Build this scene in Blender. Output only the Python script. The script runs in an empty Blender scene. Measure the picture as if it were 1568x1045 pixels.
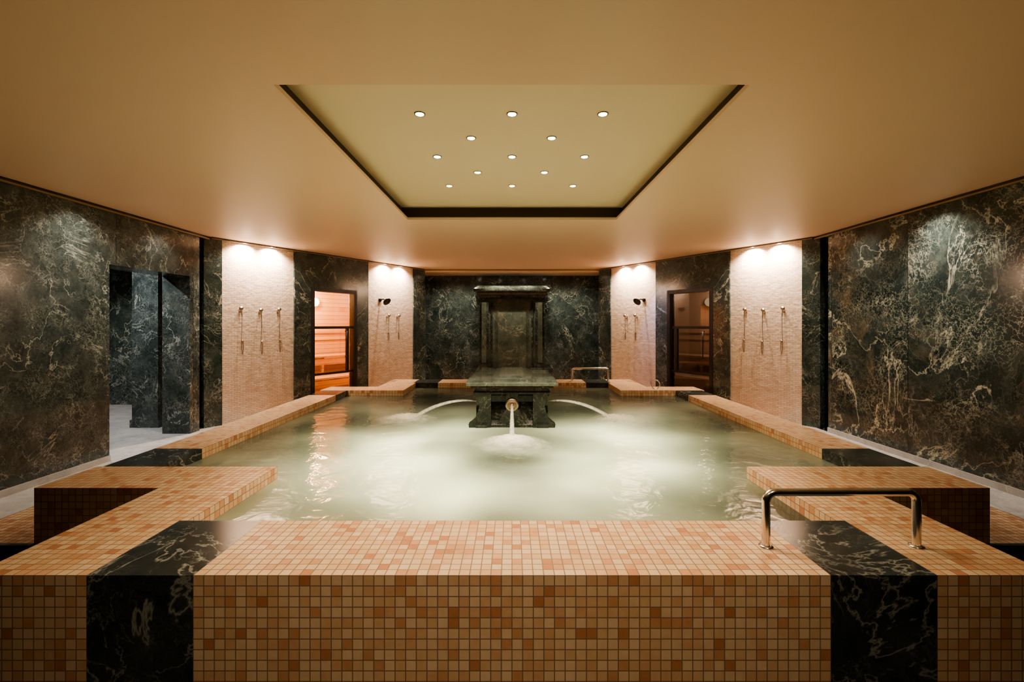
import bpy, math, random
from mathutils import Vector, Matrix
random.seed(7)
S = bpy.context.scene
CZ = 1.58          # camera height
CEIL = 2.93
# ------------------------------------------------------------ mesh builder
class MB:
    def __init__(s):
        s.v=[]; s.f=[]; s.m=[]; s.sm=[]
    def add(s, verts, faces, mat=0, smooth=False):
        o=len(s.v); s.v += [tuple(v) for v in verts]
        for f in faces:
            s.f.append([i+o for i in f]); s.m.append(mat); s.sm.append(smooth)
    def box(s,x0,x1,y0,y1,z0,z1,mat=0):
        if x0>x1:x0,x1=x1,x0
        if y0>y1:y0,y1=y1,y0
        if z0>z1:z0,z1=z1,z0
        vs=[(x0,y0,z0),(x1,y0,z0),(x1,y1,z0),(x0,y1,z0),(x0,y0,z1),(x1,y0,z1),(x1,y1,z1),(x0,y1,z1)]
        s.add(vs,[(0,3,2,1),(4,5,6,7),(0,1,5,4),(1,2,6,5),(2,3,7,6),(3,0,4,7)],mat)
    def loft(s,rings,mat=0,smooth=False,caps=True):
        n=len(rings[0]); vs=[p for r in rings for p in r]; fs=[]
        for k in range(len(rings)-1):
            for i in range(n):
                j=(i+1)%n
                fs.append((k*n+i,k*n+j,(k+1)*n+j,(k+1)*n+i))
        s.add(vs,fs,mat,smooth)
        if caps:
            s.add(rings[0],[tuple(reversed(range(n)))],mat)
            s.add(rings[-1],[tuple(range(n))],mat)
    def tube(s,pts,r,mat=0,n=12,caps=True):
        pts=[Vector(p) for p in pts]
        rs = r if isinstance(r,(list,tuple)) else [r]*len(pts)
        rings=[]; up=None
        for i,p in enumerate(pts):
            a=pts[max(i-1,0)]; b=pts[min(i+1,len(pts)-1)]
            t=(b-a).normalized()
            if up is None:
                up=Vector((0,0,1)) if abs(t.z)<.9 else Vector((0,1,0))
            u=(up-t*up.dot(t)).normalized(); w=t.cross(u); up=u
            rings.append([p+(u*math.cos(2*math.pi*k/n)+w*math.sin(2*math.pi*k/n))*rs[i] for k in range(n)])
        s.loft(rings,mat,True,caps)
    def lathe(s,prof,origin,axis,mat=0,n=24):
        o=Vector(origin); t=Vector(axis).normalized()
        up=Vector((0,0,1)) if abs(t.z)<.9 else Vector((1,0,0))
        u=(up-t*up.dot(t)).normalized(); w=t.cross(u)
        rings=[[o+t*h+(u*math.cos(2*math.pi*k/n)+w*math.sin(2*math.pi*k/n))*max(r,1e-4) for k in range(n)] for r,h in prof]
        s.loft(rings,mat,True,True)
    def prism(s,poly,d,mat=0):
        d=Vector(d); a=[Vector(p) for p in poly]; b=[p+d for p in a]
        s.loft([a,b],mat)
    def obj(s,name,mats,parent=None,matrix=None):
        me=bpy.data.meshes.new(name); me.from_pydata(s.v,[],s.f)
        for m in mats: me.materials.append(m)
        for p,mi,sm in zip(me.polygons,s.m,s.sm):
            p.material_index=mi; p.use_smooth=sm
        import bmesh
        bm=bmesh.new(); bm.from_mesh(me)
        bmesh.ops.recalc_face_normals(bm,faces=bm.faces); bm.to_mesh(me); bm.free()
        me.update()
        ob=bpy.data.objects.new(name,me); S.collection.objects.link(ob)
        if matrix is not None: ob.matrix_world=matrix
        if parent is not None: ob.parent=parent
        return ob
def smooth_path(ctrl,n=8):
    P=[Vector(p) for p in ctrl]; P=[P[0]*2-P[1]]+P+[P[-1]*2-P[-2]]; out=[]
    for i in range(1,len(P)-2):
        for k in range(n):
            t=k/n; a,b,c,d=P[i-1],P[i],P[i+1],P[i+2]
            out.append(.5*((2*b)+(c-a)*t+(2*a-5*b+4*c-d)*t*t+(3*b-a-3*c+d)*t**3))
    out.append(P[-2]); return out
def empty(name,matrix=None):
    e=bpy.data.objects.new(name,None); e.empty_display_size=.2
    S.collection.objects.link(e)
    if matrix is not None: e.matrix_world=matrix
    return e
# ------------------------------------------------------------ materials
class NT:
    def __init__(s,name):
        s.mat=bpy.data.materials.new(name); s.mat.use_nodes=True
        s.t=s.mat.node_tree; s.t.nodes.clear()
        s.out=s.n('ShaderNodeOutputMaterial')
    def n(s,typ,**kw):
        nd=s.t.nodes.new(typ)
        for k,v in kw.items(): setattr(nd,k,v)
        return nd
    def l(s,a,b): s.t.links.new(a,b)
    def inp(s,sock,val):
        if isinstance(val,bpy.types.NodeSocket): s.l(val,sock)
        else: sock.default_value=val
    def math(s,op,a,b=0.0,c=0.0,clamp=False):
        nd=s.n('ShaderNodeMath',operation=op); nd.use_clamp=clamp
        s.inp(nd.inputs[0],a); s.inp(nd.inputs[1],b); s.inp(nd.inputs[2],c); return nd.outputs[0]
    def vmath(s,op,a,b=(0,0,0)):
        nd=s.n('ShaderNodeVectorMath',operation=op); s.inp(nd.inputs[0],a)
        if op=='SCALE': s.inp(nd.inputs['Scale'],b)
        else: s.inp(nd.inputs[1],b)
        return nd.outputs[0]
    def mix(s,fac,a,b,blend='MIX'):
        nd=s.n('ShaderNodeMix',data_type='RGBA',blend_type=blend)
        s.inp(nd.inputs[0],fac); s.inp(nd.inputs[6],a); s.inp(nd.inputs[7],b); return nd.outputs[2]
    def ramp(s,fac,stops,interp='LINEAR'):
        nd=s.n('ShaderNodeValToRGB'); cr=nd.color_ramp; cr.interpolation=interp
        while len(cr.elements)<len(stops): cr.elements.new(.5)
        for e,(p,c) in zip(cr.elements,stops):
            e.position=p; e.color=c if len(c)==4 else (*c,1)
        s.l(fac,nd.inputs[0]); return nd.outputs[0]
    def noise(s,vec,scale,detail=4,rough=.55,dist=0):
        nd=s.n('ShaderNodeTexNoise'); nd.inputs['Scale'].default_value=scale
        nd.inputs['Detail'].default_value=detail; nd.inputs['Roughness'].default_value=rough
        nd.inputs['Distortion'].default_value=dist; s.l(vec,nd.inputs['Vector']); return nd
    def prin(s,color,rough=.5,metal=0,spec=.5,normal=None,emis=None,estr=0):
        p=s.n('ShaderNodeBsdfPrincipled')
        s.inp(p.inputs['Base Color'],color); s.inp(p.inputs['Roughness'],rough)
        p.inputs['Metallic'].default_value=metal; p.inputs['Specular IOR Level'].default_value=spec
        if normal: s.l(normal,p.inputs['Normal'])
        s.l(p.outputs[0],s.out.inputs[0]); return p
    def bump(s,h,strength=.3,dist=.01):
        b=s.n('ShaderNodeBump'); b.inputs['Strength'].default_value=strength
        b.inputs['Distance'].default_value=dist; s.l(h,b.inputs['Height']); return b.outputs[0]
def C(r,g,b): return (r,g,b,1)

def mosaic(name,pitch,stops,grout,gw=.07,rough=.3):
    m=NT(name); tc=m.n('ShaderNodeTexCoord')
    nrm=tc.outputs['Normal']; P=tc.outputs['Object']
    q=m.vmath('SUBTRACT',P,m.vmath('SCALE',nrm,pitch*.5))
    q=m.vmath('SCALE',q,1.0/pitch)
    cell=m.vmath('FLOOR',q); fr=m.vmath('FRACTION',q)
    wn=m.n('ShaderNodeTexWhiteNoise',noise_dimensions='3D'); m.l(cell,wn.inputs[0])
    col=m.ramp(wn.outputs['Value'],stops,'CONSTANT')
    nz=m.noise(P,30,3); col=m.mix(.35,col,m.mix(nz.outputs[0],C(.25,.2,.15),C(1,1,1)),'SOFT_LIGHT')
    s1=m.n('ShaderNodeSeparateXYZ'); m.l(fr,s1.inputs[0])
    s2=m.n('ShaderNodeSeparateXYZ'); m.l(m.vmath('ABSOLUTE',nrm),s2.inputs[0])
    g=None
    for i in range(3):
        d=m.math('ABSOLUTE',m.math('SUBTRACT',s1.outputs[i],.5))
        e=m.math('GREATER_THAN',d,.5-gw)
        e=m.math('MULTIPLY',e,m.math('LESS_THAN',s2.outputs[i],.5))
        g=e if g is None else m.math('MAXIMUM',g,e)
    col=m.mix(g,col,grout)
    r=m.math('ADD',m.math('MULTIPLY',g,.5),rough)
    h=m.math('SUBTRACT',1.0,g)
    m.prin(col,r,normal=m.bump(h,.35,.002)); return m.mat

def marble(name,dark,mid,light,vein,vs=1.0,book=0,rough=.14,brown=.5,offset=(0,0,0),crackle=.5,va=1.0,bold=1.0):
    m=NT(name); tc=m.n('ShaderNodeTexCoord'); P=m.vmath('ADD',tc.outputs['Object'],offset)
    seam=None
    if book:
        sp=m.n('ShaderNodeSeparateXYZ'); m.l(tc.outputs['Object'],sp.inputs[0])
        yy=m.math('DIVIDE',m.math('SUBTRACT',sp.outputs[1],5.37),book)
        idx=m.math('FLOOR',yy); fr=m.math('FRACT',yy)
        cb=m.n('ShaderNodeCombineXYZ'); m.l(m.math('MULTIPLY',idx,3.7),cb.inputs[0]); m.l(m.math('MULTIPLY',idx,1.9),cb.inputs[2])
        P=m.vmath('ADD',P,cb.outputs[0])
        e=m.math('MINIMUM',fr,m.math('SUBTRACT',1.0,fr)); seam=m.math('LESS_THAN',e,.003)
    nz=m.noise(P,1.6*vs,6,.6); d=m.vmath('SCALE',m.vmath('SUBTRACT',nz.outputs['Color'],(.5,.5,.5)),.9/vs)
    nz2=m.noise(P,7*vs,5,.65); d2=m.vmath('SCALE',m.vmath('SUBTRACT',nz2.outputs['Color'],(.5,.5,.5)),.30/vs)
    Q=m.vmath('ADD',m.vmath('ADD',P,d),d2)
    def vor(scale,w):
        v=m.n('ShaderNodeTexVoronoi',feature='DISTANCE_TO_EDGE'); v.inputs['Scale'].default_value=scale
        m.l(Q,v.inputs['Vector'])
        return m.math('SUBTRACT',1.0,m.math('DIVIDE',v.outputs['Distance'],w),clamp=True)
    def ridge(sc,w,off,dist):
        n=m.noise(m.vmath('ADD',P,off),sc,6,.6,dist)
        return m.math('SUBTRACT',1.0,m.math('DIVIDE',m.math('ABSOLUTE',m.math('SUBTRACT',n.outputs[0],.5)),w),clamp=True)
    r1=m.math('POWER',ridge(1.0*vs,.013*bold,(2,2,2),.8),1.5)
    r2=m.math('POWER',ridge(2.6*vs,.016*bold,(7,1,3),.6),1.5)
    v2=m.math('POWER',vor(4.2*vs,.035*bold),1.6); v3=m.math('POWER',vor(11*vs,.07),1.2)
    k2=m.ramp(m.noise(m.vmath('ADD',P,(5,3,1)),1.6*vs,4).outputs[0],[(.46,(0,0,0)),(.68,(1,1,1))])
    k3=m.ramp(m.noise(m.vmath('ADD',P,(1,9,4)),1.9*vs,5).outputs[0],[(.44,(.08,.08,.08)),(.72,(1,1,1))])
    k4=m.ramp(m.noise(m.vmath('ADD',P,(8,2,6)),1.2*vs,4).outputs[0],[(.42,(.08,.08,.08)),(.60,(1,1,1))])
    V=m.math('ADD',m.math('MULTIPLY',m.math('MULTIPLY',r1,k4),.9),m.math('MULTIPLY',m.math('MULTIPLY',r2,k2),.65))
    V2=m.math('ADD',m.math('MULTIPLY',m.math('MULTIPLY',v2,k2),.8*crackle),m.math('MULTIPLY',m.math('MULTIPLY',v3,k3),.7*crackle))
    V=m.math('MULTIPLY',m.math('ADD',V,V2,clamp=True),va)
    b=m.noise(Q,2.4*vs,9,.7)
    col=m.ramp(b.outputs[0],[(.30,dark),(.50,mid),(.74,light)])
    bm=m.ramp(m.noise(m.vmath('ADD',P,(3,1,7)),1.3*vs,7,.65,1.5).outputs[0],[(.56,(0,0,0)),(.68,(1,1,1))])
    col=m.mix(m.math('MULTIPLY',bm,brown),col,C(.15,.12,.08))
    vc=m.mix(m.noise(P,1.5*vs,2).outputs[0],vein,C(vein[0]*.95,vein[1]*.9,vein[2]*.80))
    col=m.mix(m.math('MULTIPLY',V,.9),col,vc)
    if seam: col=m.mix(m.math('MULTIPLY',seam,.8),col,C(.004,.004,.004))
    m.prin(col,rough); return m.mat

tile_stops=[(0,(.65,.46,.28)),(.30,(.62,.40,.225)),(.54,(.68,.49,.31)),(.70,(.60,.36,.20)),(.84,(.55,.29,.15)),(.95,(.47,.21,.105))]
M_tile=mosaic('terracotta_mosaic',.05,tile_stops,C(.24,.16,.095),.05,.28)
M_tilef=mosaic('floor_mosaic',.05,[(0,(.56,.40,.26)),(.3,(.54,.34,.2)),(.6,(.46,.26,.15)),(.85,(.36,.17,.09))],C(.16,.11,.07),.06,.35)
M_marbleL=marble('green_marble_left',(.012,.017,.016),(.036,.047,.043),(.09,.105,.096),C(.48,.50,.45),2.1,book=1.3,brown=.15,crackle=1.0,va=.85)
M_marbleR=marble('green_marble_right',(.009,.014,.013),(.024,.034,.031),(.07,.086,.078),C(.62,.64,.55),.95,book=1.28,brown=.55,offset=(2,.4,1.7),crackle=.9,va=.95,bold=1.1)
M_marble=marble('green_marble',(.010,.018,.016),(.033,.049,.045),(.08,.105,.095),C(.54,.57,.52),1.7,brown=.1,offset=(4,2,0),crackle=.9,va=.95,bold=1.1)
M_marbleB=marble('black_marble',(.010,.013,.0125),(.026,.032,.030),(.055,.064,.060),C(.40,.41,.37),1.3,brown=.05,rough=.2,offset=(1,7,0),crackle=.4,va=.8)
M_stone=marble('fountain_stone',(.006,.008,.007),(.016,.021,.018),(.04,.048,.042),C(.26,.27,.22),3.0,brown=.1,rough=.1,crackle=.4,va=.8)
M_panel=marble('niche_stone_panel',(.028,.035,.028),(.052,.06,.046),(.09,.095,.072),C(.2,.2,.15),1.6,brown=.3,rough=.12,crackle=.2)
M_wet=marble('wet_stone_top',(.05,.065,.055),(.11,.13,.11),(.2,.23,.2),C(.42,.44,.4),3.0,brown=.05,rough=.05,crackle=.4)
M_grey=marble('grey_marble_floor',(.34,.34,.34),(.46,.46,.46),(.58,.57,.56),C(.7,.7,.68),1.6,brown=.1,rough=.25,crackle=.3)

def paint(name,col,rough=.6):
    m=NT(name); tc=m.n('ShaderNodeTexCoord'); nz=m.noise(tc.outputs['Object'],40,3)
    m.prin(m.mix(m.math('MULTIPLY',nz.outputs[0],.1),col,C(col[0]*.8,col[1]*.8,col[2]*.8)),rough); return m.mat
M_ceil=paint('tan_plaster',C(.84,.605,.425),.45)
M_recess=paint('recess_plaster',C(.84,.68,.48),.55)
M_recside=paint('recess_painted_shade',C(.085,.066,.042),.7)  # dark colour paints shade onto the recess sides
M_trim=paint('bronze_trim',C(.30,.19,.09),.4)
M_beige=paint('beige_plaster',C(.50,.38,.29),.6)
M_black=paint('black_frame_and_shade_strip',C(.008,.008,.009),.35)
def metal(name,col,rough):
    m=NT(name); tc=m.n('ShaderNodeTexCoord'); nz=m.noise(tc.outputs['Object'],60,2)
    m.prin(col,m.math('ADD',rough,m.math('MULTIPLY',nz.outputs[0],.06)),metal=1); return m.mat
M_chrome=metal('brushed_chrome',C(.80,.78,.75),.16)
M_bronze=metal('aged_bronze',C(.45,.36,.27),.3)

def wallmos():
    m=NT('cream_split_mosaic'); tc=m.n('ShaderNodeTexCoord')
    sp=m.n('ShaderNodeSeparateXYZ'); m.l(tc.outputs['Object'],sp.inputs[0])
    cb=m.n('ShaderNodeCombineXYZ'); m.l(sp.outputs[0],cb.inputs[0]); m.l(sp.outputs[2],cb.inputs[1])
    br=m.n('ShaderNodeTexBrick'); m.l(cb.outputs[0],br.inputs['Vector'])
    br.inputs['Scale'].default_value=1; br.inputs['Brick Width'].default_value=.09; br.inputs['Row Height'].default_value=.03
    br.inputs['Mortar Size'].default_value=.0026; br.inputs['Mortar Smooth'].default_value=.3; br.inputs['Bias'].default_value=0
    br.inputs['Color1'].default_value=C(.88,.74,.62); br.inputs['Color2'].default_value=C(.72,.54,.42); br.inputs['Mortar'].default_value=C(.38,.27,.2)
    nz=m.noise(tc.outputs['Object'],14,4)
    col=m.mix(m.math('MULTIPLY',nz.outputs[0],.3),br.outputs['Color'],C(.9,.78,.66))
    h=m.math('ADD',m.math('SUBTRACT',1.0,br.outputs['Fac']),nz.outputs[0])
    m.prin(col,.5,normal=m.bump(h,.9,.008)); return m.mat
M_wallmos=wallmos()
def wood():
    m=NT('sauna_wood'); tc=m.n('ShaderNodeTexCoord')
    sp=m.n('ShaderNodeSeparateXYZ'); m.l(tc.outputs['Object'],sp.inputs[0])
    z=m.math('FRACT',m.math('DIVIDE',sp.outputs[2],.1)); g=m.math('LESS_THAN',z,.08)
    wn=m.n('ShaderNodeTexWhiteNoise',noise_dimensions='1D'); m.l(m.math('FLOOR',m.math('DIVIDE',sp.outputs[2],.1)),wn.inputs['W'])
    st=m.vmath('MULTIPLY',tc.outputs['Object'],(3,3,60)); nz=m.noise(st,1,4)
    col=m.mix(wn.outputs['Value'],C(.74,.54,.36),C(.66,.46,.29)); col=m.mix(m.math('MULTIPLY',nz.outputs[0],.3),col,C(.45,.26,.14))
    col=m.mix(g,col,C(.25,.14,.07)); m.prin(col,.5); return m.mat
M_wood=wood()
def glass(name,tint):
    m=NT(name); t=m.n('ShaderNodeBsdfTransparent'); t.inputs[0].default_value=tint
    g=m.n('ShaderNodeBsdfGlossy'); g.inputs['Roughness'].default_value=.03
    fr=m.n('ShaderNodeFresnel'); fr.inputs[0].default_value=1.45
    mx=m.n('ShaderNodeMixShader'); m.l(fr.outputs[0],mx.inputs[0]); m.l(t.outputs[0],mx.inputs[1]); m.l(g.outputs[0],mx.inputs[2])
    m.l(mx.outputs[0],m.out.inputs[0]); return m.mat
M_glass=glass('door_glass',C(.95,.92,.88)); M_glassd=glass('smoked_door_glass',C(.66,.63,.60))
def emis(name,col,st):
    m=NT(name); e=m.n('ShaderNodeEmission'); e.inputs[0].default_value=col; e.inputs[1].default_value=st
    m.l(e.outputs[0],m.out.inputs[0]); return m.mat
M_led=emis('led_lens',C(1,.9,.75),40); M_globe=emis('globe_glow',C(1,.72,.4),14); M_globed=emis('dim_globe_glow',C(1,.75,.5),.8)

def water():
    m=NT('milky_thermal_water'); tc=m.n('ShaderNodeTexCoord'); P=tc.outputs['Object']
    nz=m.noise(m.vmath('ADD',P,(3.3,.4,0)),.75,1.6,.4,.1)
    col=m.ramp(nz.outputs[0],[(.30,(.05,.052,.037)),(.50,(.18,.19,.132)),(.70,(.36,.38,.28))])
    df=m.n('ShaderNodeBsdfDiffuse'); m.l(col,df.inputs[0])
    tr=m.n('ShaderNodeBsdfTranslucent'); m.l(col,tr.inputs[0])
    a=m.n('ShaderNodeMixShader'); a.inputs[0].default_value=.62; m.l(df.outputs[0],a.inputs[1]); m.l(tr.outputs[0],a.inputs[2])
    w=m.noise(P,4.5,3,.5,.4); bp=m.bump(w.outputs[0],.5,.03)
    gl=m.n('ShaderNodeBsdfGlossy'); gl.inputs['Roughness'].default_value=.10; m.l(bp,gl.inputs['Normal'])
    fr=m.n('ShaderNodeFresnel'); fr.inputs[0].default_value=1.48
    b=m.n('ShaderNodeMixShader'); m.l(fr.outputs[0],b.inputs[0]); m.l(a.outputs[0],b.inputs[1]); m.l(gl.outputs[0],b.inputs[2])
    m.l(b.outputs[0],m.out.inputs[0]); return m.mat
M_water=water()
def jet():
    m=NT('falling_water'); d=m.n('ShaderNodeBsdfPrincipled')
    d.inputs['Base Color'].default_value=C(.85,.86,.82); d.inputs['Roughness'].default_value=.15
    t=m.n('ShaderNodeBsdfTransparent'); mx=m.n('ShaderNodeMixShader')
    tc=m.n('ShaderNodeTexCoord'); nz=m.noise(tc.outputs['Object'],25,3)
    m.l(m.ramp(nz.outputs[0],[(.3,(.25,.25,.25)),(.7,(.75,.75,.75))]),mx.inputs[0])
    m.l(t.outputs[0],mx.inputs[1]); m.l(d.outputs[0],mx.inputs[2]); m.l(mx.outputs[0],m.out.inputs[0]); return m.mat
M_jet=jet()
def foam():
    m=NT('foam'); d=m.n('ShaderNodeBsdfDiffuse'); d.inputs[0].default_value=C(.9,.9,.82)
    t=m.n('ShaderNodeBsdfTransparent'); mx=m.n('ShaderNodeMixShader'); tc=m.n('ShaderNodeTexCoord')
    ln=m.n('ShaderNodeVectorMath',operation='LENGTH'); m.l(m.vmath('MULTIPLY',tc.outputs['Object'],(1,1,0)),ln.inputs[0])
    nz=m.noise(tc.outputs['Object'],3.2,5,.65)
    f=m.math('SUBTRACT',m.math('ADD',m.math('SUBTRACT',1.0,ln.outputs['Value']),m.math('MULTIPLY',nz.outputs[0],1.1)),.68,clamp=True)
    f=m.math('MULTIPLY',f,m.math('SUBTRACT',1.0,m.math('POWER',ln.outputs['Value'],2.0),clamp=True),clamp=True)
    m.l(m.math('MULTIPLY',f,1.2,clamp=True),mx.inputs[0]); m.l(t.outputs[0],mx.inputs[1]); m.l(d.outputs[0],mx.inputs[2]); m.l(mx.outputs[0],m.out.inputs[0]); return m.mat
M_foam=foam()

# ------------------------------------------------------------ lights
def spot(name,loc,target,power,col=(1,.78,.52),angle=120,blend=.8,rad=.03):
    L=bpy.data.lights.new(name,'SPOT'); L.energy=power; L.color=col; L.spot_size=math.radians(angle); L.spot_blend=blend; L.shadow_soft_size=rad
    o=bpy.data.objects.new(name,L); S.collection.objects.link(o); o.location=loc
    o.rotation_euler=(Vector(target)-Vector(loc)).to_track_quat('-Z','Y').to_euler(); return o
def point(name,loc,power,col,rad=.04):
    L=bpy.data.lights.new(name,'POINT'); L.energy=power; L.color=col; L.shadow_soft_size=rad
    o=bpy.data.objects.new(name,L); S.collection.objects.link(o); o.location=loc; return o
def area(name,loc,target,power,size,col,shape='DISK'):
    L=bpy.data.lights.new(name,'AREA'); L.energy=power; L.color=col; L.shape=shape; L.size=size
    o=bpy.data.objects.new(name,L); S.collection.objects.link(o); o.location=loc
    o.rotation_euler=(Vector(target)-Vector(loc)).to_track_quat('-Z','Y').to_euler(); return o

# ------------------------------------------------------------ floor
W=4.65
b=MB()
b.box(-W,W,-2.0,3.3,-.55,-.45,2)
b.box(-9,-3.45,3.3,9.2,-.1,0,0); b.box(3.45,W,3.3,9.2,-.1,0,0)
b.box(-9,9,9.85,13,-.1,0,0); b.box(-3.45,-2.55,8.7,9.85,-.1,0,0); b.box(2.55,3.45,8.7,9.85,-.1,0,0)
b.box(-5.6,-3.45,9.2,9.85,-.1,0,0); b.box(3.45,5.6,9.2,9.85,-.1,0,0); b.box(W,6.4,7,9.2,-.1,0,0)
b.box(-W,-2.55,3.27,3.3,-.45,0,2); b.box(2.55,W,3.27,3.3,-.45,0,2)
b.box(-9,-4.15,3.3,9.2,0,.004,1); b.box(4.15,W,3.3,7.4,0,.004,1)
b.obj('floor',[M_tilef,M_grey,M_marbleB])

# ------------------------------------------------------------ ceiling
b=MB(); rx=1.34; ry0,ry1=2.57,5.87; T=.03
b.box(-9,9,-2.4,ry0,CEIL,CEIL+T); b.box(-9,9,ry1,13,CEIL,CEIL+T)
b.box(-9,-rx,ry0,ry1,CEIL,CEIL+T); b.box(rx,9,ry0,ry1,CEIL,CEIL+T)
RZ=CZ+1.53; g=.10
b.box(-rx-g,rx+g,ry0-g,ry1+g,RZ,RZ+.05,1)
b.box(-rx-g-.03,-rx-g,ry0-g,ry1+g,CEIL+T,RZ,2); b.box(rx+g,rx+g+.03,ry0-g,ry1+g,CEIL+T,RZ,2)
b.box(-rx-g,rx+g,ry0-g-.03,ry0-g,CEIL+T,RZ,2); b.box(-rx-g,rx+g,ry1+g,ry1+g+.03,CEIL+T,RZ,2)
b.box(-rx-.3,rx+.3,ry0-.3,ry1+.3,RZ+.05,RZ+.08,1)
b.obj('ceiling',[M_ceil,M_recess,M_recside])

dl=[(-.66,3.27),(0,3.27),(.65,3.27),(-.33,3.69),(.32,3.69),(-.67,4.10),(0,4.10),(.65,4.10),(-.34,4.52),(.32,4.52),(-.68,4.96),(0,4.96),(.66,4.96)]
def downlight(x,y,z,r=.032):
    b=MB()
    b.lathe([(r*.99,-.004),(r*1.25,-.008),(r*1.35,-.004),(r*1.35,0)],(x,y,z),(0,0,1),0)
    b.lathe([(0,-.006),(r,-.006),(r,-.002)],(x,y,z),(0,0,1),1)
    return b.obj('recessed_downlight',[M_trim,M_led])
for (x,y) in dl:
    x*=1.013; y*=1.013
    downlight(x,y,RZ,.030)
    spot('downlight_beam',(x,y,RZ-.02),(x,y,0),58,(1,.80,.58),122,.9,.03)

# ------------------------------------------------------------ side walls
def side_wall(sx,name,mat,opening):
    b=MB(); a=sx*W; o=sx*(W+.4)
    if opening:
        b.box(a,o,-2,5.28,-.55,CEIL); b.box(a,o,5.28,6.6,2.28,CEIL); b.box(a,o,6.6,6.80,0,CEIL)
    else:
        b.box(a,o,-2,6.72,-.55,CEIL)
    b.box(sx*(W+.18),o,6.72 if not opening else 6.80,7.3,0,CEIL,1)
    return b.obj(name,[mat,M_marbleB])
side_wall(-1,'wall_left',M_marbleL,True); side_wall(1,'wall_right',M_marbleR,False)
b=MB(); b.box(-9,9,-2.2,-2,-.55,CEIL); b.obj('wall_rear',[M_marble])
for sx,nm in ((-1,'trim_1'),(1,'trim_2')):
    b=MB(); b.box(sx*(W-.025),sx*W,-2,7.0,CEIL-.045,CEIL-.03,0); b.box(sx*(W-.012),sx*W,-2,7.0,CEIL-.03,CEIL,1)  # bronze trim, plus a black strip painting the shadow line above it
    b.obj(nm,[M_trim,M_black])
b=MB(); b.box(W-.015,W,3.3,6.72,.004,.07); b.obj('baseboard_right',[M_grey])
b=MB(); b.box(-W,-W+.015,3.3,5.28,.004,.07); b.obj('baseboard_left',[M_grey])
b=MB(); b.box(-9,-5.6,9.0,9.2,0,CEIL); b.box(-9.2,-9,3.3,9.2,0,CEIL); b.box(-9,-5.05,3.2,3.3,0,CEIL); b.obj('wall_side_room',[M_marble])
b=MB(); b.box(-5.82,-5.42,7.0,7.4,.0,CEIL-.02); b.box(-5.84,-5.40,6.98,7.42,0,.12); b.box(-5.84,-5.40,6.98,7.42,CEIL-.14,CEIL-.02)
b.obj('marble_pillar',[M_marbleL])
spot('side_room_light',(-5.75,5.8,2.85),(-5.3,6.6,0),170,(.92,.95,1.0),140,.8)
spot('side_room_light',(-7.4,7.7,2.85),(-7.2,8.1,0),120,(1,.9,.8),120,.8)

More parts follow.
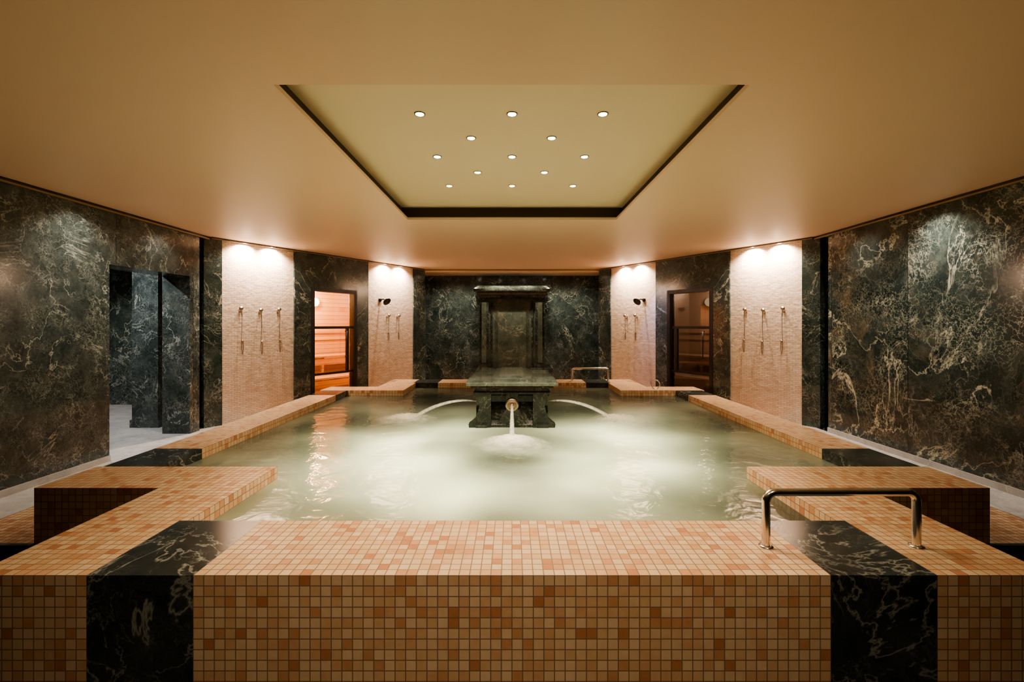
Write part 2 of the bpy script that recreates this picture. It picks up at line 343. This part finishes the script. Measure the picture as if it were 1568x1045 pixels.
# ------------------------------------------------------------ diagonal walls
ang=math.atan2(4.06,2.49)
class Fr:
    def __init__(s,sx):
        s.sx=sx; s.ys=-sx
        a=ang if sx<0 else math.pi-ang
        s.M=Matrix.Translation((sx*4.65,7.04,0))@Matrix.Rotation(a,4,'Z')
    def p(s,u,d,z): return (u,s.ys*d,z)
    def w(s,u,d,z): return s.M@Vector(s.p(u,d,z))
    def box(s,b,u0,u1,d0,d1,z0,z1,m=0): b.box(u0,u1,s.ys*d0,s.ys*d1,z0,z1,m)
LEN=4.763
segs=[(-.10,.16,0),(.16,1.38,1),(1.38,1.71,0),(2.76,3.06,0),(3.06,4.41,1),(4.41,4.80,0)]
DT=2.28
for sx,side in ((-1,'left'),(1,'right')):
    F=Fr(sx); b=MB()
    for u0,u1,k in segs:
        F.box(b,u0,u1,(0 if k else -.03),.2,0,CEIL,k)
    F.box(b,1.71,2.76,-.03,.2,DT,CEIL,0)
    b.obj('wall_diagonal_'+side,[M_marble,M_wallmos],matrix=F.M)
    b=MB(); F.box(b,0,LEN,-.055,-.03,CEIL-.03,CEIL-.018,0); F.box(b,0,LEN,-.045,-.03,CEIL-.018,CEIL,1)  # black strip above the trim stands for the dark gap's shade
    b.obj('trim_3' if sx<0 else 'trim_4',[M_trim,M_black],matrix=F.M)
    e=empty('door_1' if sx<0 else 'door_2',F.M)
    b=MB(); fw=.075
    F.box(b,1.71,1.71+fw,-.04,.08,0,DT); F.box(b,2.76-fw,2.76,-.04,.08,0,DT); F.box(b,1.71+fw,2.76-fw,-.04,.08,DT-fw,DT)
    F.box(b,1.71+fw,2.76-fw,0,.05,1.50,1.55); F.box(b,1.71+fw,2.76-fw,0,.05,.0,.10)
    F.box(b,1.71+fw,2.76-fw,0,.05,.62,.66)
    x0=2.54; F.box(b,x0,x0+.05,0,.05,.66,1.50)
    hx=2.48 if sx<0 else 1.90
    b.tube([F.p(hx,-.02,.95),F.p(hx,-.07,.95),F.p(hx,-.07,1.45),F.p(hx,-.02,1.45)],.012)
    o=b.obj('frame',[M_black]); o.parent=e
    b=MB(); F.box(b,1.71+fw,2.76-fw,.02,.03,.1,DT-fw); o=b.obj('glass_pane',[M_glass if sx<0 else M_glassd]); o.parent=e
    b=MB()
    F.box(b,.9,1.3,.2,2.0,0,2.5); F.box(b,4.15,4.25,.2,2.0,0,2.5); F.box(b,1.3,4.15,1.9,2.0,0,2.5)
    F.box(b,1.3,4.15,.2,1.9,2.45,2.5); F.box(b,1.3,4.15,.2,1.9,.01,.03); F.box(b,2.76,4.15,.2,.22,.03,2.45)
    k=1
    for (d0,z,n) in ((1.25,.88,5),(.72,.46,4)):
        for i in range(n): F.box(b,1.75,4.13,d0+i*.12,d0+i*.12+.10,z-.035,z,k)
        F.box(b,1.75,4.13,d0+.01,d0+.04,z-.20,z-.06,k)
        for u in (1.8,2.9,4.0): F.box(b,u,u+.06,d0+.05,d0+.10,.03,z-.035,k); F.box(b,u,u+.06,d0+.05,d0+n*.12-.02,z-.09,z-.035,k)
    F.box(b,1.75,4.13,1.86,1.885,1.22,1.30,k); F.box(b,1.75,4.13,1.86,1.885,1.38,1.46,k)
    b.obj('wall_sauna_'+side,[M_wood,M_wood] if sx<0 else [M_beige,M_beige],matrix=F.M)
    b=MB(); c=F.p(3.02,1.72,2.10)
    b.lathe([(0,-.10),(.06,-.085),(.095,-.03),(.10,0),(.095,.03),(.06,.085),(0,.10)],c,(0,0,1),1)
    b.lathe([(.05,0),(.05,.02),(.02,.03),(.02,.12)],F.p(3.02,1.9,2.10),(0,-F.ys,0),0)
    b.obj('globe_wall_lamp',[M_bronze,M_globe if sx<0 else M_globed],matrix=F.M)
    if sx<0:
        point('sauna_lamp_light',F.w(2.6,1.2,2.2),190,(1,.56,.26),.08)
    else:
        point('sauna_lamp_light',F.w(2.6,1.2,2.2),30,(1,.78,.6),.08)
    for u in (.50,.95,3.50,3.96):
        pw=F.w(u,-.12,CEIL-.01); tg=F.w(u,.03,CEIL-.8)
        spot('wall_washer',pw,tg,200,(1,.80,.62),135,1.0,.012)
        spot('added_ceiling_fill',F.w(u,-.10,CEIL-.30),F.w(u,-.20,CEIL),6,(1,.78,.58),150,1.0,.012)  # added upward spot without fixture, brightens the ceiling by the wall
    for u,z0,r in ((.44,1.80,0),(.76,1.78,0),(1.08,1.80,0),(3.60,1.74,0),(3.90,1.74,0)):
        b=MB(); L=.70 if u<1.2 else .5
        F.box(b,u-.015,u+.015,-.012,-.002,z0-.03,z0+.03)
        b.tube([F.p(u,-.01,z0),F.p(u,-.05,z0),F.p(u,-.06,z0+.01)],.008)
        b.tube([F.p(u+.01,-.055,z0-.09),F.p(u,-.06,z0),F.p(u-.02,-.085,z0+.04)],[.008,.011,.014])
        b.lathe([(.012,0),(.03,.01),(.032,.022),(.0,.024)],F.p(u-.02,-.085,z0+.04),(-.3,-F.ys*.8,.3),0,16)
        b.tube(smooth_path([F.p(u+.01,-.055,z0-.09),F.p(u+.01,-.05,z0-.3),F.p(u+.012,-.035,z0-L*.8),F.p(u+.03,-.03,z0-L),F.p(u+.045,-.03,z0-L*.85),F.p(u+.048,-.02,z0-L*.72),F.p(u+.048,-.003,z0-L*.7)],6),.0045,n=8)
        b.lathe([(.02,0),(.02,.008),(.01,.012)],F.p(u+.048,-.002,z0-L*.7),(0,-F.ys,0),0,16)
        b.obj('hand_shower',[M_bronze],matrix=F.M)
    b=MB(); u=3.40; z=2.10
    b.lathe([(.045,0),(.045,.012),(.02,.018)],F.p(u,-.002,z+.02),(0,-F.ys,0))
    b.tube(smooth_path([F.p(u,-.004,z+.02),F.p(u,-.12,z+.03),F.p(u,-.20,z-.01)],6),.014)
    b.lathe([(.02,-.0),(.085,.02),(.09,.045),(.08,.05),(0,.05)],F.p(u,-.19,z),(0,-F.ys*.75,-.6))
    b.obj('shower_head',[M_black],matrix=F.M)

# ------------------------------------------------------------ alcove
AX=2.35; AY=12.6
b=MB(); b.box(-AX-.2,-AX,11.1,AY,0,CEIL); b.obj('wall_alcove_left',[M_marble])
b=MB(); b.box(AX,AX+.2,11.1,AY,0,CEIL); b.obj('wall_alcove_right',[M_marble])
b=MB(); b.box(-AX-.2,AX+.2,AY,AY+.2,0,CEIL); b.obj('wall_back',[M_marble])
b=MB(); b.box(-2.2,2.2,11.10,11.16,CEIL-.035,CEIL,0); b.box(-2.2,2.2,11.12,11.2,CEIL-.07,CEIL-.035,1); b.obj('trim_5',[M_trim,M_ceil])
b=MB()
fy=11.75
b.box(-.98,.98,fy-.1,AY,0,.38,0); b.box(-1.03,1.03,fy-.16,AY,.38,.46,0)
for sx in (-1,1):
    b.box(sx*.60,sx*.84,fy,AY,.46,2.25,0); b.box(sx*.66,sx*.78,fy-.03,fy,.6,2.15,1)
    b.box(sx*.57,sx*.88,fy-.05,AY,.46,.58,0)
prof=[]
for k in range(9):
    t=k/8*math.pi/2; prof.append((.84+.12*(1-math.cos(t)),2.25+.17*math.sin(t)))
rings=[]
for hw,z in prof: 
    o=hw-.84; rings.append([(-hw,fy-o,z),(hw,fy-o,z),(hw,AY,z),(-hw,AY,z)])
rings.append([(-.98,fy-.14,2.45),(.98,fy-.14,2.45),(.98,AY,2.45),(-.98,AY,2.45)])
rings.append([(-.98,fy-.14,2.50),(.98,fy-.14,2.50),(.98,AY,2.50),(-.98,AY,2.50)])
rings.append([(-.88,fy-.04,2.58),(.88,fy-.04,2.58),(.88,AY,2.58),(-.88,AY,2.58)])
b.loft(rings,0)
b.box(-.60,.60,fy+.12,AY-.3,.46,2.25,1)
for sx in (-1,1): b.box(sx*.50,sx*.54,fy+.09,fy+.12,.5,2.2,0)
b.box(-.36,.36,fy+.07,fy+.12,.46,1.9,1)
b.obj('wall_fountain',[M_stone,M_panel])
for x in (-1.5,-.95,.95,1.5): 
    if abs(x)<1.2: downlight(x,11.7,CEIL,.035)
    spot('alcove_light',(x,11.7,CEIL-.02),(x*1.2,12.5,.6),60,(1,.88,.7),120,.8)
for x in (-.36,.36):
    downlight(x,11.45,CEIL,.035); spot('alcove_light',(x,11.4,CEIL-.02),(x*.7,11.9,1.2),150,(1,.86,.66),110,.8)

# ------------------------------------------------------------ pool surround
b=MB(); ZT=.40; ZB=-.9
def bx(x0,x1,y0,y1,m,both=True,mir=True):
    sets=[(y0,y1)]+([(12-y1,12-y0)] if mir else [])
    for (a,c) in sets:
        b.box(x0,x1,a,c,ZB,ZT,m)
        if both: b.box(-x1,-x0,a,c,ZB,ZT,m)
bx(-1.5,1.5,2.15,2.75,0,False)
bx(1.5,2.0,2.15,2.75,1); bx(2.0,2.55,2.15,2.75,0); bx(1.95,2.55,2.75,3.3,0); bx(1.95,3.45,3.3,3.8,0)
bx(2.95,3.4,3.8,4.35,1); bx(2.95,3.4,4.35,7.65,0,True,False)
b.obj('pool_surround',[M_tile,M_marbleB])
b=MB(); b.box(-3.0,3.0,2.7,9.3,-1.0,-.9); b.obj('pool_floor',[M_grey])
WZ=.30
b=MB()
for (x0,x1,y0,y1) in ((-1.95,1.95,2.75,3.8),(-2.95,2.95,3.8,8.2),(-1.95,1.95,8.2,9.25)):
    b.add([(x0,y0,WZ),(x1,y0,WZ),(x1,y1,WZ),(x0,y1,WZ)],[(0,1,2,3)])
b.obj('pool_water',[M_water])
for (x,y,p) in ((-.75,4.3,52),(-.2,3.5,44),(.45,3.5,44),(.7,4.4,52),(1.2,4.2,34),(-1.4,4.8,34),(-.8,5.4,34),(.95,5.3,34),(1.5,5.2,20),(-1.4,6.4,10),(1.5,6.4,10)):
    area('underwater_light',(x,y,-.38),(x,y,5),p*1.15,.25,(1,.96,.74))

# ------------------------------------------------------------ stone fountain in pool
fe=empty('stone_fountain')
b=MB(); cy=6.4
def rect(hx,y0,y1,z): return [(-hx,y0,z),(hx,y0,z),(hx,y1,z),(-hx,y1,z)]
prof=[(.48,-.9),(.48,.33),(.45,.36),(.39,.42),(.35,.50),(.34,.60),(.36,.68),(.42,.72)]
b.loft([rect(h,cy-.28-h*.9,cy+.28+h*.9,z) for h,z in prof],0)
for sx in (-1,1):
    for sy in (-1,1):
        pr=[(.26,.28),(.53,.28),(.54,.34),(.50,.37),(.45,.42),(.42,.50),(.405,.58),(.42,.65),(.46,.70),(.46,.73),(.26,.73)]
        y=cy+sy*.66
        b.prism([(sx*h,y-.07,z) for h,z in pr],(0,.14,0),0)
        pr2=[(.20,.28),(.74,.28),(.76,.34),(.71,.38),(.66,.46),(.64,.56),(.67,.66),(.72,.72),(.20,.72)]
        b.prism([(sx*.38-.07,cy+sy*h,z) for h,z in pr2],(.14,0,0),0)
for hx,hy,z0,z1,m in ((.48,.76,.72,.75,0),(.45,.73,.75,.80,0),(.51,.79,.80,.83,0),(.56,.86,.835,.875,2)):
    b.loft([rect(hx,cy-hy,cy+hy,z0),rect(hx,cy-hy,cy+hy,z1-.008),rect(hx-.01,cy-hy+.01,cy+hy-.01,z1)],m)
for sx in (-1,1):
    for (y0,y1) in ((cy-.84,cy-.42),(cy+.42,cy+.84)):
        x0,x1=sorted((sx*.30,sx*.54)); b.box(x0,x1,y0,y1,.875,.90,2)
b.box(-.24,.24,cy-.72,cy+.72,.875,.905,2); b.box(-.16,.16,cy-.6,cy+.6,.905,.93,2)
b.box(-.075,.075,cy-.72,cy-.5,.33,.72,0)
for sgn in (-1,1): b.prism([(sgn*.075,cy-.70,.33),(sgn*.20,cy-.70,.33),(sgn*.075,cy-.70,.52)],(0,.15,0),0)
b.lathe([(.085,0),(.085,.03),(.065,.045),(.045,.03),(.04,.03),(0,.03)],(0,cy-.72,.585),(0,-1,0),1,28)
b.lathe([(.03,.02),(.025,.10),(.03,.11),(.022,.11),(.0,.09)],(0,cy-.72,.58),(0,-1,0),1,16)
for sx in (-1,1):
    b.lathe([(.06,0),(.06,.03),(.03,.04),(.025,.1),(.0,.1)],(sx*.36,cy-.15,.53),(sx,0,0),1,20)
b.obj('basin_table',[M_stone,M_bronze,M_wet],parent=fe)
b=MB()
def arc(p0,p1,h,n=16):
    out=[]
    for i in range(n+1):
        t=i/n; p=Vector(p0).lerp(Vector(p1),t); p.z+=4*h*t*(1-t); out.append(p)
    return out
a=arc((0,cy-.82,.575),(0,4.85,.29),.05); b.tube(a,[.014+.018*i/16 for i in range(17)])
for sx in (-1,1):
    for k in (-.03,0,.03):
        a=arc((sx*.46,cy-.15,.53),(sx*1.38,cy-.25+k*4,.29),.10); b.tube(a,[.007+.011*i/16 for i in range(17)],n=8)
b.obj('water_jets',[M_jet],parent=fe)
def foam_disc(x,y,rx_,ry_,h=.05):
    b=MB(); R=10; K=36; vs=[(0,0,1)]; fs=[]
    for i in range(1,R+1):
        r=i/R
        for k in range(K):
            t=2*math.pi*k/K; hh=(1-r*r)**2*(1+.5*random.random()) if i<R else 0
            vs.append((r*math.cos(t),r*math.sin(t),hh))
    for k in range(K): fs.append((0,1+k,1+(k+1)%K))
    for i in range(R-1):
        for k in range(K):
            a=1+i*K+k; c=1+i*K+(k+1)%K; fs.append((a,a+K,c+K,c))
    b.add(vs,fs,0,True); o=b.obj('foam_splash',[M_foam],parent=fe)
    o.location=(x,y,WZ+.003); o.scale=(rx_,ry_,h); return o
foam_disc(0,4.85,.50,.50,.07); foam_disc(-1.42,6.15,.50,.5,.05); foam_disc(1.42,6.1,.50,.5,.05)

# ------------------------------------------------------------ handrails
def handrail(x0,x1,y,h):
    b=MB(); r=.05; z=ZT+h
    c=[(x0,y,ZT)]
    c+= [(x0,y,z-r)]+[(x0+r-r*math.cos(t),y,z-r+r*math.sin(t)) for t in [math.pi/2*k/6 for k in range(1,6)]]+[(x0+r,y,z)]
    c+= [(x1-r,y,z)]+[(x1-r+r*math.sin(t),y,z-r+r*math.cos(t)) for t in [math.pi/2*k/6 for k in range(1,6)]]+[(x1,y,z-r)]
    c+= [(x1,y,ZT)]
    b.tube(c,.021,n=16)
    for x in (x0,x1): b.lathe([(.036,0),(.036,.006),(.024,.010)],(x,y,ZT),(0,0,1))
    return b.obj('handrail',[M_chrome])
handrail(1.35,2.15,2.43,.29); handrail(1.25,2.0,9.5,.27)
b=MB(); pts=[(2.62+.08*math.cos(t),8.35,ZT+.09+.08*math.sin(t)) for t in [2*math.pi*k/28 for k in range(29)]]
b.tube(pts,.011); b.lathe([(.03,0),(.03,.01),(.012,.02)],(2.62,8.35,ZT),(0,0,1)); b.obj('chrome_grab_ring',[M_chrome])

# accent lights on marble walls
for sx,y,p in ((-1,4.85,40),(1,4.95,75),(-1,6.0,22),(1,6.0,25)):
    spot('marble_accent',(sx*4.30,y,CEIL-.015),(sx*4.66,y,1.7),p,(1,.92,.8),110,1.0,.01)
for sx in (-1,1):
    spot('walkway_light',(sx*3.6,4.6,CEIL-.015),(sx*4.65,5.2,.6),90,(1,.86,.7),120,1.0,.01)
spot('door_blue_light',Fr(1).w(2.9,-.5,CEIL-.02),Fr(1).w(2.95,0,1.5),90,(.2,.35,1.0),50,.9,.01)
# added unseen lamps and fixtures behind camera, angled to brighten the front bench
for x in (-1.3,0,1.3):
    downlight(x,.3,CEIL,.035); spot('added_bench_fill',(x,.3,CEIL-.02),(x*.9,2.15,.5),95,(1,.78,.56),66,1.0)

# ------------------------------------------------------------ world & camera
w=bpy.data.worlds.new('world'); S.world=w; w.use_nodes=True
w.node_tree.nodes['Background'].inputs[0].default_value=(.05,.04,.03,1); w.node_tree.nodes['Background'].inputs[1].default_value=.2
cam=bpy.data.cameras.new('camera'); co=bpy.data.objects.new('camera',cam); S.collection.objects.link(co)
co.location=(0,0,CZ); co.rotation_euler=(math.pi/2,0,0)
cam.sensor_width=36; cam.lens=36*700/1568; cam.shift_y=-25/1568; cam.clip_start=.05
S.camera=co
try:
    S.view_settings.view_transform='AgX'; S.view_settings.look='AgX - Medium High Contrast'; S.view_settings.exposure=.12
except Exception as ex: print(ex)
